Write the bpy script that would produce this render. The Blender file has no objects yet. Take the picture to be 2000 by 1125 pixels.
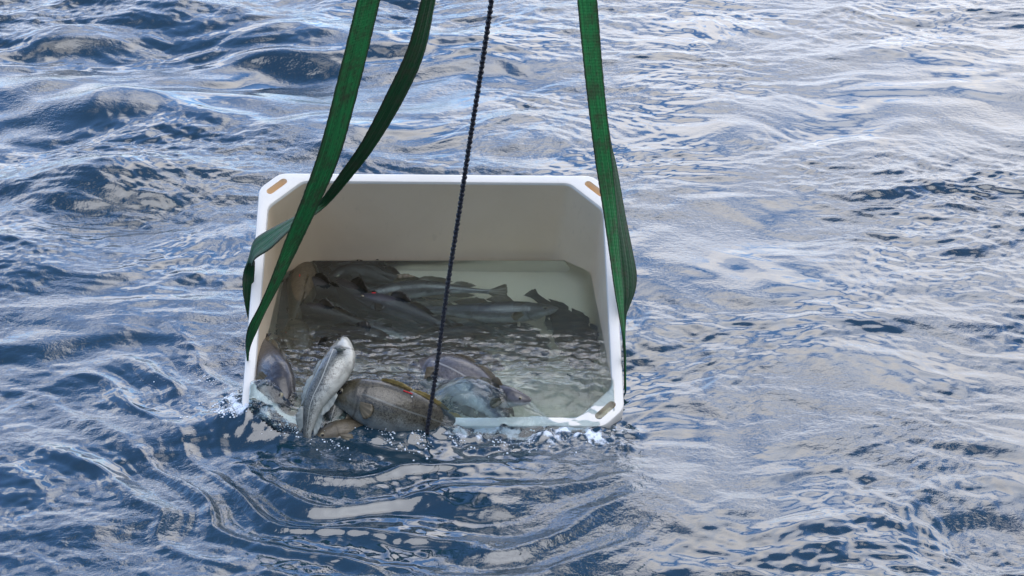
import bpy, bmesh, math, random
import numpy as np
from mathutils import Vector, Matrix, geometry
rnd = random.Random(7)
sc = bpy.context.scene
C = sc.collection
# ------------------------------------------------------------------ camera
H = 3.25                                   # height of the lens above the sea
PITCH = math.radians(28)
FPX = 3798.0                               # focal length in px of a 2000 px wide frame
cam = bpy.data.cameras.new('camera'); cam.sensor_width = 36; cam.lens = FPX / 2000 * 36
cam.clip_end = 3000; cam.clip_start = 0.05
camo = bpy.data.objects.new('camera', cam); C.objects.link(camo)
camo.location = (0, 0, H); camo.rotation_euler = (math.pi / 2 - PITCH, 0, 0)
sc.camera = camo
# ------------------------------------------------------------------ light
SUN_EL, SUN_AZ = math.radians(68), math.radians(165)    # very soft light from high above, behind the camera
world = bpy.data.worlds.new('World'); sc.world = world; world.use_nodes = True


class NT:
    """small helper for node trees"""
    def __init__(s, tree):
        s.t = tree; tree.nodes.clear()

    def n(s, typ, ins=None, **kw):
        nd = s.t.nodes.new(typ)
        for k, v in kw.items():
            setattr(nd, k, v)
        for k, v in (ins or {}).items():
            sock = nd.inputs[k]
            if hasattr(v, 'bl_idname') or isinstance(v, bpy.types.NodeSocket):
                s.t.links.new(v, sock)
            else:
                sock.default_value = v
        return nd

    def math(s, op, a, b=0.0, c=None, clamp=False):
        ins = {0: a, 1: b}
        if c is not None: ins[2] = c
        return s.n('ShaderNodeMath', ins, operation=op, use_clamp=clamp).outputs[0]

    def vmath(s, op, a, b=(0, 0, 0)):
        return s.n('ShaderNodeVectorMath', {0: a, 1: b}, operation=op).outputs[0]

    def mapr(s, v, a, b, c=0.0, d=1.0, smooth=False):
        return s.n('ShaderNodeMapRange', {0: v, 1: a, 2: b, 3: c, 4: d},
                   interpolation_type='SMOOTHSTEP' if smooth else 'LINEAR').outputs[0]

    def mix(s, f, a, b, blend='MIX'):
        m = s.n('ShaderNodeMix', data_type='RGBA', blend_type=blend)
        for k, v in ((0, f), (6, a), (7, b)):
            if isinstance(v, bpy.types.NodeSocket): s.t.links.new(v, m.inputs[k])
            else: m.inputs[k].default_value = v if k == 0 else tuple(v) + ((1,) if len(v) == 3 else ())
        return m.outputs[2]

    def noise(s, vec, scale, detail=4, rough=.55, dist=0.0, lac=2.0):
        return s.n('ShaderNodeTexNoise', {'Vector': vec, 'Scale': scale, 'Detail': detail, 'Roughness': rough,
                                          'Distortion': dist, 'Lacunarity': lac})


w = NT(world.node_tree)
sky = w.n('ShaderNodeTexSky', sky_type='NISHITA', sun_disc=False, sun_elevation=SUN_EL, sun_rotation=SUN_AZ,
          altitude=0, air_density=1.0, dust_density=1.2, ozone_density=2.0).outputs[0]
tc = w.n('ShaderNodeTexCoord').outputs['Generated']
sep = w.n('ShaderNodeSeparateXYZ', {0: tc}).outputs
zz = w.math('ADD', w.math('ABSOLUTE', sep[2]), .18)
proj = w.n('ShaderNodeCombineXYZ', {0: w.math('DIVIDE', sep[0], zz), 1: w.math('DIVIDE', sep[1], zz), 2: 0.0}).outputs[0]
n1 = w.noise(w.vmath('ADD', proj, (3.1, 1.7, 0)), 1.5, 8, .60, .5).outputs[0]
bias = w.math('ADD', w.math('MULTIPLY', sep[0], .13), w.mapr(sep[2], .50, .80, 0, -.035))                      # more cloud to the right of the view
ahead = w.mapr(sep[1], -.2, .75, 0, 1, True)
low = w.mapr(sep[2], .98, .55, 0, 1, True)
cov = w.math('ADD', n1, w.math('ADD', bias, w.math('MULTIPLY', w.math('MULTIPLY', ahead, low), .06)))
cl = w.mapr(cov, .485, .585, 0, 1, True)
n2 = w.noise(w.vmath('ADD', proj, (9.1, 4.7, 0)), 3.2, 5, .6, .2).outputs[0]
shade = w.math('MULTIPLY', w.mapr(n2, .35, .65, .86, 1.1), w.mapr(sep[2], .15, .55, .82, 1.0))
bright = w.math('ADD', 2.0, w.math('MULTIPLY', w.math('MULTIPLY', ahead, w.mapr(low, 0, 1, .92, 1)), 25.0))
ccol = w.mix(w.mapr(n2, .3, .6), (.74, .84, 1.08), (1.0, .945, .92))
cb = w.vmath('SCALE', ccol); w.t.nodes[-1].inputs['Scale'].default_value = 1
scn = w.n('ShaderNodeVectorMath', {0: ccol}, operation='SCALE'); w.t.links.new(w.math('MULTIPLY', shade, bright), scn.inputs['Scale'])
skyn = w.n('ShaderNodeVectorMath', {0: w.vmath('MULTIPLY', sky, (.72, .88, 1.08))}, operation='SCALE'); skyn.inputs['Scale'].default_value = 1.3
dim = w.n('ShaderNodeVectorMath', {0: skyn.outputs[0]}, operation='SCALE'); w.t.links.new(w.mapr(w.math('MULTIPLY', ahead, low), 0, 1, .85, 2.9), dim.inputs['Scale'])
colr = w.mix(cl, dim.outputs[0], scn.outputs[0])
bg = w.n('ShaderNodeBackground', {'Color': colr, 'Strength': .10})
w.n('ShaderNodeOutputWorld', {0: bg.outputs[0]})

sun = bpy.data.lights.new('sun', 'SUN'); sun.energy = 1.6; sun.angle = math.radians(60); sun.color = (1, .96, .91)
suno = bpy.data.objects.new('sun', sun); C.objects.link(suno); suno.location = (2, 4, 8)
sd = Vector((math.sin(SUN_AZ) * math.cos(SUN_EL), math.cos(SUN_AZ) * math.cos(SUN_EL), math.sin(SUN_EL)))
suno.rotation_euler = sd.to_track_quat('Z', 'Y').to_euler()
sc.view_settings.view_transform = 'Standard'; sc.view_settings.look = 'None'
sc.view_settings.exposure = 0.5; sc.view_settings.gamma = 1
sc.render.engine = 'CYCLES'
sc.cycles.max_bounces = 18; sc.cycles.transmission_bounces = 14; sc.cycles.glossy_bounces = 8; sc.cycles.diffuse_bounces = 9; sc.cycles.volume_bounces = 3
sc.cycles.use_denoising = True; sc.cycles.caustics_refractive = True; sc.cycles.caustics_reflective = False
sc.cycles.blur_glossy = 0.3; sc.cycles.sample_clamp_indirect = 8

# ------------------------------------------------------------------ measuring the place
cF = Vector((0, math.cos(PITCH), -math.sin(PITCH))); cU = Vector((0, math.sin(PITCH), math.cos(PITCH)))


def ray(px, py):
    return (cF + Vector((1, 0, 0)) * ((px - 1000) / FPX) - cU * ((py - 562.5) / FPX)).normalized()


def PZ(px, py, z=0.0):
    d = ray(px, py); t = (z - H) / d.z
    return Vector((0, 0, H)) + d * t


def PY(px, py, y):
    d = ray(px, py)
    return Vector((0, 0, H)) + d * (y / d.y)


LEVEL = 0.095                                # water level inside the tub


def PW(px, py, depth):
    """a point this far under the tub's water surface, found along the bent line of sight"""
    d = ray(px, py); p = PZ(px, py, LEVEL)
    e = 1 / 1.33; n = Vector((0, 0, 1)); c = -d.dot(n)
    r = e * d + (e * c - math.sqrt(1 - e * e * (1 - c * c))) * n
    return p + r * (depth / -r.z)


# ------------------------------------------------------------------ objects helpers
def tag(o, label=None, cat=None, group=None, kind=None):
    for k, v in (('label', label), ('category', cat), ('group', group), ('kind', kind)):
        if v: o[k] = v
    return o


def empty(name, loc=(0, 0, 0)):
    o = bpy.data.objects.new(name, None); C.objects.link(o); o.location = loc
    o.empty_display_size = .1
    return o


def mesh(name, verts, faces, mat, parent=None, uvs=None, smooth=True, origin=None):
    me = bpy.data.meshes.new(name)
    if parent is not None and origin is None: origin = parent.location
    if origin is not None:
        o3 = Vector(origin); verts = [(v[0] - o3.x, v[1] - o3.y, v[2] - o3.z) for v in verts]
    me.from_pydata([tuple(v) for v in verts], [], faces)
    if uvs is not None:
        ul = me.uv_layers.new(name='UVMap')
        idx = np.empty(len(me.loops), dtype=np.int32); me.loops.foreach_get('vertex_index', idx)
        ul.data.foreach_set('uv', np.asarray(uvs, dtype=np.float32)[idx].ravel())
    me.polygons.foreach_set('use_smooth', [smooth] * len(me.polygons))
    me.materials.append(mat); me.update()
    o = bpy.data.objects.new(name, me); C.objects.link(o)
    if parent is not None: o.parent = parent
    elif origin is not None: o.location = origin
    return o


def material(name):
    m = bpy.data.materials.new(name); m.use_nodes = True
    return m, NT(m.node_tree)


# ------------------------------------------------------------------ tub frame of reference
TX, TY, TZ = -0.2519, 5.5951, H - 2.9968
TILT, YAW, ROLL = .4575, .0137, .0223
TM = Matrix.Translation((TX, TY, TZ)) @ Matrix.Rotation(YAW, 4, 'Z') @ Matrix.Rotation(TILT, 4, 'X') @ Matrix.Rotation(ROLL, 4, 'Y')
TMI = TM.inverted()
W2, D2 = .60, .505
CO, CI, EDGE = .0656, .1116, .036
DEPTH = .468
DRAFT = math.tan(math.radians(4))


def L(x, y, z=0): return TM @ Vector((x, y, z))


# planes (local normal, offset) of the hollow of the tub: n.x <= d
HX, HY = W2 - EDGE, D2 - EDGE
planes = []
for nx, ny, dd in ((1, 0, HX), (-1, 0, HX), (0, 1, HY), (0, -1, HY)):
    planes.append((Vector((nx, ny, -DRAFT)), dd))
s2 = math.sqrt(.5)
for nx in (-1, 1):
    for ny in (-1, 1):
        planes.append((Vector((nx * s2, ny * s2, -DRAFT)), (HX + HY - CI) * s2))
planes.append((Vector((0, 0, -1)), DEPTH))


def hollow(X, Y, Z, grow=0.0, skip_front=False):
    """largest signed distance of world points to the hollow (numpy arrays): negative inside"""
    M = np.array(TMI)
    lx = M[0, 0] * X + M[0, 1] * Y + M[0, 2] * Z + M[0, 3]
    ly = M[1, 0] * X + M[1, 1] * Y + M[1, 2] * Z + M[1, 3]
    lz = M[2, 0] * X + M[2, 1] * Y + M[2, 2] * Z + M[2, 3]
    out = np.full(np.shape(X), -9.0)
    for i, (n, d) in enumerate(planes):
        if skip_front and i == 3: continue
        out = np.maximum(out, n.x * lx + n.y * ly + n.z * lz - d - grow)
    return out, lx, ly, lz


# ------------------------------------------------------------------ wave fields
rs = np.random.RandomState(11)
CELL = 0.0065
X0, X1, Y0, Y1 = -3.1, 3.1, 3.9, 10.2
NX, NY = int((X1 - X0) / CELL) + 1, int((Y1 - Y0) / CELL) + 1
FX = 1024


def field(seed, lmin, lmax, power=0.0, ang=None, spread=None, n=1024, cell=CELL):
    """band-limited random height field with unit rms slope; optional direction preference"""
    r = np.random.RandomState(seed)
    k = np.fft.fftfreq(n, cell) * 2 * np.pi
    kx, ky = np.meshgrid(k, k[:n // 2 + 1]); kk = np.hypot(kx, ky) + 1e-9
    lo, hi = 2 * np.pi / lmax, 2 * np.pi / lmin
    amp = kk ** (-2.0 + power) * np.exp(-(lo / kk) ** 4) * np.exp(-(kk / hi) ** 2)
    if ang is not None:
        c = np.abs(kx * np.cos(ang) + ky * np.sin(ang)) / kk
        amp = amp * (.12 + c ** spread)
    ph = np.exp(2j * np.pi * r.rand(*kk.shape)) * np.abs(r.randn(*kk.shape))
    F = amp * ph
    # transpose to rfft layout
    h = np.fft.irfft2(F.T, s=(n, n))                   # [x, y]
    g0, g1 = np.gradient(h, cell)
    return h / math.sqrt((g0 ** 2 + g1 ** 2).mean())


def samp(f, X, Y, cell=CELL):
    n = f.shape[0]
    u = (X / cell) % n; v = (Y / cell) % n
    i = np.floor(u).astype(int); j = np.floor(v).astype(int); fu = u - i; fv = v - j
    i %= n; j %= n; i2 = (i + 1) % n; j2 = (j + 1) % n
    return (f[i, j] * (1 - fu) * (1 - fv) + f[i2, j] * fu * (1 - fv) + f[i, j2] * (1 - fu) * fv + f[i2, j2] * fu * fv)


def sstep(a, b, x):
    t = np.clip((x - a) / (b - a), 0, 1); return t * t * (3 - 2 * t)


f_rip = field(1, .022, .09, .3)
f_rip2 = field(2, .05, .22, .2, math.radians(80), 3)
f_mid = field(3, .14, .55, .2, math.radians(97), 4)
f_big = field(4, .5, 1.8, .3, math.radians(80), 3)
f_warp = field(5, .35, 1.6, 0); f_warp2 = field(6, .35, 1.6, 0)
f_mask = field(8, .5, 2.5, 0); f_mask = f_mask / f_mask.std()
f_turb = field(9, .03, .30, .25); f_froth = field(10, .016, .07, .2)


def rimdist(X, Y):
    """distance from the tub's outline at the waterline, and the direction around it"""
    cx, cy = -.25, 5.42
    dx = np.abs(X - cx) - .56; dy = np.abs(Y - cy) - .40
    d = np.hypot(np.maximum(dx, 0), np.maximum(dy, 0)) + np.minimum(np.maximum(dx, dy), 0)
    return d


def bump(X, Y, p, sx, sy, rot=0.0):
    c, s = math.cos(rot), math.sin(rot); a = X - p[0]; b = Y - p[1]
    u = (a * c + b * s) / sx; v = (-a * s + b * c) / sy
    return np.exp(-(u * u + v * v))


def sea_height(X, Y):
    wx = X + .10 * samp(f_warp, X, Y) * 3; wy = Y + .10 * samp(f_warp2, X, Y) * 3
    m = samp(f_mask, X, Y)
    d = rimdist(X, Y)
    left = sstep(.8, -1.2, X); far = sstep(6.2, 8.5, Y)
    near = sstep(5.1, 4.5, Y)
    calm = np.clip(sstep(-.2, -1.0, X) * near, 0, 1)               # smoother water in front on the left
    rip = (.062 + .045 * m) * (1 - .65 * calm) * (1 - .2 * far)
    h = samp(f_rip, wx * .8, wy * 1.15) * np.clip(rip, .012, .2)
    h += samp(f_rip2, wx, wy) * (.062 + .03 * m) * (1 - .5 * calm)
    h += samp(f_mid, wx, wy) * (.058 + .10 * left * far + .02 * left) * (1 - .3 * calm)
    h += samp(f_big, X, Y) * (.045 + .07 * left * far)
    # the ring waves that the tub throws out towards the front left
    rc = np.hypot(X - .1, Y - 6.4); wob = .45 * samp(f_warp, X * .7, Y * .7) + .25 * samp(f_mid, X, Y) + .06 * samp(f_rip2, X, Y)
    th = np.arctan2(X - .1, 6.4 - Y)
    sec = sstep(.30, -.15, th) * sstep(-1.25, -.85, th)
    ph = (rc + wob) / .15
    ridge = np.exp(-((ph - np.round(ph)) / .19) ** 2)
    env = sstep(1.25, 1.45, rc) * sstep(2.35, 1.85, rc) * sstep(.03, .12, d) * (.62 + .38 * np.tanh(1.5 * samp(f_mask, X * 1.9, Y * 1.9)))
    h += .027 * ridge * env * sec
    h += .0013 * np.cos(2 * np.pi * (rc + wob) / .043) * env * sec
    h += (samp(f_rip2, X * 1.3, Y * 1.3) * .045 + samp(f_rip, X, Y * 1.3) * .05) * sstep(1.15, 1.3, rc) * sec
    # weak rings elsewhere
    h += .0022 * np.cos(2 * np.pi * (d + wob * .6) / .19) * sstep(.02, .15, d) * sstep(1.6, .4, d) * (1 - sec)
    # the rounded swell beyond the tub on the left
    p = PZ(215, 365); h += .125 * bump(X, Y, p, .34, .21, .12)
    p = PZ(30, 500); h += .04 * bump(X, Y, p, .25, .25)
    # swirl in front on the right
    p = PZ(1905, 1050); r2 = np.hypot(X - p.x, (Y - p.y) * 1.1)
    h -= .030 * np.exp(-(r2 / .15) ** 2); h += .0035 * np.cos((r2 + wob) * 2 * np.pi / .13) * np.exp(-(r2 / .4) ** 2)
    # turbulence in front of the rim
    fr = foamzone(X, Y)
    h += fr * (samp(f_turb, X * 1.6 + 1, Y * 1.6) * .32 + .012)
    md = bump(X, Y, PZ(500, 802, .06), .12, .07, -.15)
    h += .062 * md + np.clip(fr * .9 + md * 1.2, 0, 1.2) * samp(f_froth, X, Y) * .26 + .028 * bump(X, Y, PZ(700, 858), .22, .05)
    return h


def foamzone(X, Y):
    p0 = PZ(455, 800); p1 = PZ(1235, 850)
    t = np.clip((X - p0.x) / (p1.x - p0.x), -.08, 1.03)
    yl = p0.y + (p1.y - p0.y) * np.minimum(t, 1) - .05 * np.sin(np.pi * np.clip(t, 0, 1))
    g = np.exp(-((Y - yl) / .085) ** 2) * sstep(-.10, .02, (X - p0.x) / (p1.x - p0.x)) * sstep(1.06, .96, (X - p0.x) / (p1.x - p0.x))
    return g


def axis(a, b, n, far_lo, far_hi):
    c = np.linspace(a, b, n); st = (b - a) / (n - 1)
    up = []; v = b; s = st
    while v < far_hi: s *= 1.16; v += s; up.append(v)
    dn = []; v = a; s = st
    while v > far_lo: s *= 1.16; v -= s; dn.append(v)
    return np.array(dn[::-1] + list(c) + up)


def grid_mesh(name, P, keep, mat, foam=None):
    nx, ny = P.shape[:2]
    idx = -np.ones((nx, ny), dtype=np.int64)
    q = keep[:-1, :-1] & keep[1:, :-1] & keep[1:, 1:] & keep[:-1, 1:]
    use = np.zeros((nx, ny), bool)
    use[:-1, :-1] |= q; use[1:, :-1] |= q; use[1:, 1:] |= q; use[:-1, 1:] |= q
    idx[use] = np.arange(use.sum())
    co = P[use]
    F = np.stack([idx[:-1, :-1][q], idx[1:, :-1][q], idx[1:, 1:][q], idx[:-1, 1:][q]], 1)
    me = bpy.data.meshes.new(name)
    me.vertices.add(len(co)); me.vertices.foreach_set('co', co.astype(np.float32).ravel())
    me.loops.add(F.size); me.loops.foreach_set('vertex_index', F.astype(np.int32).ravel())
    me.polygons.add(len(F)); me.polygons.foreach_set('loop_start', np.arange(0, F.size, 4, dtype=np.int32))
    me.polygons.foreach_set('use_smooth', np.ones(len(F), bool))
    me.update(calc_edges=True)
    if foam is not None:
        a = me.attributes.new('foam', 'FLOAT', 'POINT'); a.data.foreach_set('value', foam[use].astype(np.float32))
    me.materials.append(mat)
    o = bpy.data.objects.new(name, me); C.objects.link(o)
    return o


# ------------------------------------------------------------------ sea
m_sea, t = material('sea_water')
tcn = t.n('ShaderNodeTexCoord').outputs['Object']
st = t.vmath('MULTIPLY', tcn, (1.0, 1.25, 1.0))
wv = t.noise(tcn, 2.2, 3, .6, 0).outputs['Color']
stw = t.vmath('ADD', st, t.vmath('MULTIPLY', wv, (.12, .12, 0)))
nb = t.noise(stw, 46, 3, .6, .15).outputs[0]
amp = t.mapr(t.noise(tcn, 1.7, 3, .5, .5).outputs[0], .40, .62, .06, .85)
bmp = t.n('ShaderNodeBump', {'Height': t.math('MULTIPLY', nb, amp), 'Strength': 1.0, 'Distance': .0036}).outputs[0]
gl = t.n('ShaderNodeBsdfGlossy', {'Color': (1, 1, 1, 1), 'Roughness': .05, 'Normal': bmp}).outputs[0]
df = t.n('ShaderNodeBsdfDiffuse', {'Color': t.mix(t.noise(tcn, .9, 3).outputs[0], (.004, .020, .034), (.011, .036, .060)) , 'Normal': bmp}).outputs[0]
fr = t.n('ShaderNodeFresnel', {'IOR': 1.85, 'Normal': bmp}).outputs[0]
fa = t.n('ShaderNodeAttribute', attribute_name='foam').outputs['Fac']
wat = t.n('ShaderNodeMixShader', {0: fr, 1: df, 2: gl}).outputs[0]
fn = t.noise(tcn, 34, 7, .72, .4).outputs[0]
fmask = t.math('MULTIPLY', t.mapr(t.math('ADD', t.math('MULTIPLY', fa, .36), fn), .71, .95, 0, 1, True), .85)
foam = t.n('ShaderNodeBsdfPrincipled', {'Base Color': (.70, .79, .90, 1), 'Roughness': .35, 'Normal': bmp}).outputs[0]
t.n('ShaderNodeOutputMaterial', {0: t.n('ShaderNodeMixShader', {0: fmask, 1: wat, 2: foam}).outputs[0]})

xs = axis(X0, X1, NX, -900, 900); ys = axis(Y0, Y1, NY, -900, 1800)
XX, YY = np.meshgrid(xs, ys, indexing='ij')
win = sstep(-.6, 0, np.minimum(XX - X0, X1 - XX) - .1) * sstep(-.6, 0, np.minimum(YY - Y0, Y1 - YY) - .1)
win = sstep(6.0, .0, np.maximum(np.maximum(X0 - XX, XX - X1), np.maximum(Y0 - YY, YY - Y1)))
HH = sea_height(XX, YY) * win
dst, lx, ly, lz = hollow(XX, YY, HH, .012)
FO = foamzone(XX, YY) * (.55 + .45 * np.clip(samp(f_turb, XX * 2, YY * 2) * 60, -1, 1))
FO = FO * 1.2 + .95 * bump(XX, YY, PZ(505, 806, .04), .13, .075) * (.6 + .4 * np.clip(samp(f_turb, XX * 2, YY * 2) * 60, -1, 1)) + .5 * bump(XX, YY, PZ(385, 742), .08, .03) + .45 * bump(XX, YY, PZ(465, 700), .05, .10) + .3 * bump(XX, YY, PZ(1235, 700), .02, .25)
sea = grid_mesh('sea', np.stack([XX, YY, HH], -1), ~(dst < 0), m_sea, FO)
tag(sea, 'rippled blue sea surface reflecting pale clouds', kind='structure')

# ------------------------------------------------------------------ tub
def plastic(name, c1, c2, rough):
    m, t = material(name)
    tc = t.n('ShaderNodeTexCoord').outputs['Object']
    a = t.noise(tc, 3.0, 5, .6, .4).outputs[0]
    col = t.mix(t.mapr(a, .35, .7), c1, c2)
    sp = t.noise(t.vmath('MULTIPLY', tc, (1, 1, .35)), 45, 3, .6).outputs[0]
    col = t.mix(t.mapr(sp, .62, .75, 0, .25), col, tuple(.72 * c for c in c2))
    rg = t.mapr(t.noise(tc, 14, 4).outputs[0], .3, .7, rough - .08, rough + .12)
    b = t.n('ShaderNodeBump', {'Height': t.noise(tc, 160, 3).outputs[0], 'Strength': .12, 'Distance': .002}).outputs[0]
    t.n('ShaderNodeOutputMaterial', {0: t.n('ShaderNodeBsdfPrincipled', {'Base Color': col, 'Roughness': rg, 'Normal': b,
        'Subsurface Weight': .0}).outputs[0]})
    return m


m_rim = plastic('white_plastic', (.74, .735, .71), (.69, .675, .63), .38)
m_shell = plastic('cream_plastic', (.85, .71, .52), (.79, .65, .46), .42)
tub = empty('fish_tub', (TX, TY, TZ))
tag(tub, 'white plastic tub with cut corners hanging tilted in the sea, full of fish', 'tub')


def octring(hx, hy, ch, z, fil=.016, k=5, s=14):
    """rounded octagon ring; same point count whatever the size"""
    c = [(hx, hy - ch), (hx - ch, hy), (-hx + ch, hy), (-hx, hy - ch), (-hx, -hy + ch), (-hx + ch, -hy), (hx - ch, -hy), (hx, -hy + ch)]
    pts = []
    for i in range(8):
        p = Vector(c[i]); a = (Vector(c[i - 1]) - p).normalized(); b = (Vector(c[(i + 1) % 8]) - p).normalized()
        q0, q1 = p + a * fil, p + b * fil
        for j in range(k):
            u = j / (k - 1); pts.append(((1 - u) ** 2) * q0 + 2 * u * (1 - u) * p + u * u * q1)
        n = Vector(c[(i + 1) % 8]); e = (p - n).normalized(); q2 = n + e * fil
        for j in range(1, s):
            pts.append(q1.lerp(q2, j / s))
    return [Vector((p.x, p.y, z)) for p in pts]


def loft(rings, flip=False):
    v = []; f = []; n = len(rings[0])
    for r in rings: v += r
    for i in range(len(rings) - 1):
        for j in range(n):
            a, b = i * n + j, i * n + (j + 1) % n
            q = (a, b, b + n, a + n)
            f.append(q[::-1] if flip else q)
    return v, f


def stadium(cx, cy, ang, ln, wd, z, n=10):
    out = []
    for s in (1, -1):
        for j in range(n):
            a = -math.pi / 2 + math.pi * j / (n - 1)
            x, y = s * ln / 2 + s * wd / 2 * math.cos(a), s * wd / 2 * math.sin(a)
            out.append(Vector((cx + x * math.cos(ang) - y * math.sin(ang), cy + x * math.sin(ang) + y * math.cos(ang), z)))
    return out


LIP = .058
RB = .008                                     # edge rounding
outer = [octring(W2 - .012, D2 - .012, CO, -LIP, .02), octring(W2, D2, CO, -LIP + .004, .024), octring(W2, D2, CO, -RB, .024),
         octring(W2 - .0025, D2 - .0025, CO, -.0025, .024), octring(W2 - RB, D2 - RB, CO, 0, .024)]
inner = [octring(HX + RB, HY + RB, CI, 0, .02), octring(HX + .0025, HY + .0025, CI, -.0025, .02), octring(HX, HY, CI, -RB, .02),
         octring(HX - .012 * DRAFT, HY - .012 * DRAFT, CI, -.012, .02)]
v, f = loft(outer)
n = len(outer[0])
base = len(v); vi, fi = loft(inner)
v += vi; f += [tuple(i + base for i in q) for q in fi]
# flat top between them with the four hand holes
O = v[4 * n:5 * n]; I = v[base:base + n]
holes = []
for sx in (-1, 1):
    for sy in (-1, 1):
        # centre of the corner pad
        oc = Vector((W2 - CO / 2, D2 - CO / 2)); ic = Vector((HX - CI / 2, HY - CI / 2)); c = (oc + ic) / 2
        ang = -math.pi / 4 if sx * sy > 0 else math.pi / 4
        holes.append(stadium(sx * (c.x + .002), sy * (c.y + .002), ang, .060, .025, 0))
pts = [p.xy for p in O] + [p.xy for p in I]; edges = [(i, (i + 1) % n) for i in range(n)] + [(n + i, n + (i + 1) % n) for i in range(n)]
for h in holes:
    b0 = len(pts); pts += [p.xy for p in h]; edges += [(b0 + i, b0 + (i + 1) % len(h)) for i in range(len(h))]
cv, ce, cf, ov, _, _ = geometry.delaunay_2d_cdt(pts, edges, [], 0, 1e-7)


def inpoly(p, poly):
    c = False; j = len(poly) - 1
    for i in range(len(poly)):
        a, b = poly[i], poly[j]
        if (a.y > p.y) != (b.y > p.y) and p.x < (b.x - a.x) * (p.y - a.y) / (b.y - a.y) + a.x: c = not c
        j = i
    return c


b0 = len(v); v += [Vector((p.x, p.y, 0)) for p in cv]
for tri in cf:
    m = sum((cv[i] for i in tri), Vector((0, 0))) / len(tri)
    if inpoly(m, O) and not inpoly(m, I) and not any(inpoly(m, h) for h in holes):
        a, b, c = (cv[i] for i in tri[:3])
        if (b - a).cross(c - a) < 0: tri = tri[::-1]
        f.append(tuple(b0 + i for i in tri))
linings = []
for h in holes:                                # rounded mouth and inside of each hole
    cx = sum((p for p in h), Vector()) / len(h)
    r0 = h; r1 = [cx + (p - cx) * .985 + Vector((0, 0, -.002)) for p in h]; r2 = [cx + (p - cx) * .95 + Vector((0, 0, -.045)) for p in h]
    hv, hf = loft([r0, r1, r2]); linings.append((hv, hf + [tuple(range(len(hv) - len(h), len(hv)))]))


def tubmesh(name, v, f, mat):
    bm = bmesh.new(); bv = [bm.verts.new(p) for p in v]
    for q in f:
        try: bm.faces.new([bv[i] for i in q])
        except ValueError: pass
    bmesh.ops.remove_doubles(bm, verts=bm.verts, dist=1e-5)
    bmesh.ops.recalc_face_normals(bm, faces=bm.faces)
    me = bpy.data.meshes.new(name); bm.to_mesh(me); bm.free()
    me.polygons.foreach_set('use_smooth', [True] * len(me.polygons)); me.materials.append(mat)
    o = bpy.data.objects.new(name, me); C.objects.link(o); o.parent = tub
    md = o.modifiers.new('edges', 'EDGE_SPLIT'); md.split_angle = math.radians(38)
    return o


tub.matrix_world = TM
tubmesh('rim', v, f, m_rim)
for hv, hf in linings: tubmesh('hand_hole', hv, hf, m_shell)
zs = [-.012, -.12, -.24, -.36, -DEPTH + .035]
ri = [octring(HX + z * DRAFT, HY + z * DRAFT, CI, z, .02 + .02 * (-z)) for z in zs]
zb = -DEPTH
for a in (.3, .6, .85, 1.0):
    q = .035 * (1 - math.cos(a * math.pi / 2)); zz_ = -DEPTH + .035 * (1 - math.sin(a * math.pi / 2))
    ri.append(octring(HX + zz_ * DRAFT - q, HY + zz_ * DRAFT - q, CI - .4 * q, zz_, .03))
T = .026
zo = [-.05, -.15, -.3, -DEPTH - .03]
ro = [octring(HX + T + z * DRAFT, HY + T + z * DRAFT, CI, z, .03) for z in zo] + [octring(HX - .05, HY - .05, CI - .02, -DEPTH - .05, .03)]
v, f = loft(ri, True); n = len(ri[0]); f.append(tuple(range(len(v) - n, len(v))))
b0 = len(v); v2, f2 = loft(ro[::-1]); v += v2; f += [tuple(b0 + i for i in q) for q in f2]; f.append(tuple(range(b0, b0 + n))[::-1])
tubmesh('shell', v, f, m_shell)

# ------------------------------------------------------------------ water in the tub
m_tw, t = material('tub_water')
tcn = t.n('ShaderNodeTexCoord').outputs['Object']
nb = t.noise(t.vmath('MULTIPLY', tcn, (1, 1.2, 1)), 42, 3, .55, .8).outputs[0]
am = t.n('ShaderNodeAttribute', attribute_name='foam').outputs['Fac']
bmp = t.n('ShaderNodeBump', {'Height': t.math('MULTIPLY', nb, am), 'Strength': 1.0, 'Distance': .0035}).outputs[0]
fr = t.math('MULTIPLY', t.n('ShaderNodeFresnel', {'IOR': 1.34, 'Normal': bmp}).outputs[0], 2.5, clamp=True)
gl = t.n('ShaderNodeBsdfGlossy', {'Roughness': .03, 'Normal': bmp}).outputs[0]
rf = t.n('ShaderNodeBsdfRefraction', {'Color': (.84, .95, .975, 1), 'Roughness': 0.0, 'IOR': 1.33, 'Normal': bmp}).outputs[0]
t.n('ShaderNodeOutputMaterial', {0: t.n('ShaderNodeMixShader', {0: fr, 1: rf, 2: gl}).outputs[0],
    1: t.n('ShaderNodeAddShader', {0: t.n('ShaderNodeVolumeAbsorption', {'Color': (.42, .86, .84, 1), 'Density': .4}).outputs[0], 1: t.n('ShaderNodeVolumeScatter', {'Color': (.84, .97, .95, 1), 'Density': .8}).outputs[0]}).outputs[0]})
cc = .006
xs = np.arange(-.95, .48, cc); ys = np.arange(4.86, 6.15, cc)
XX, YY = np.meshgrid(xs, ys, indexing='ij')
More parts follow.
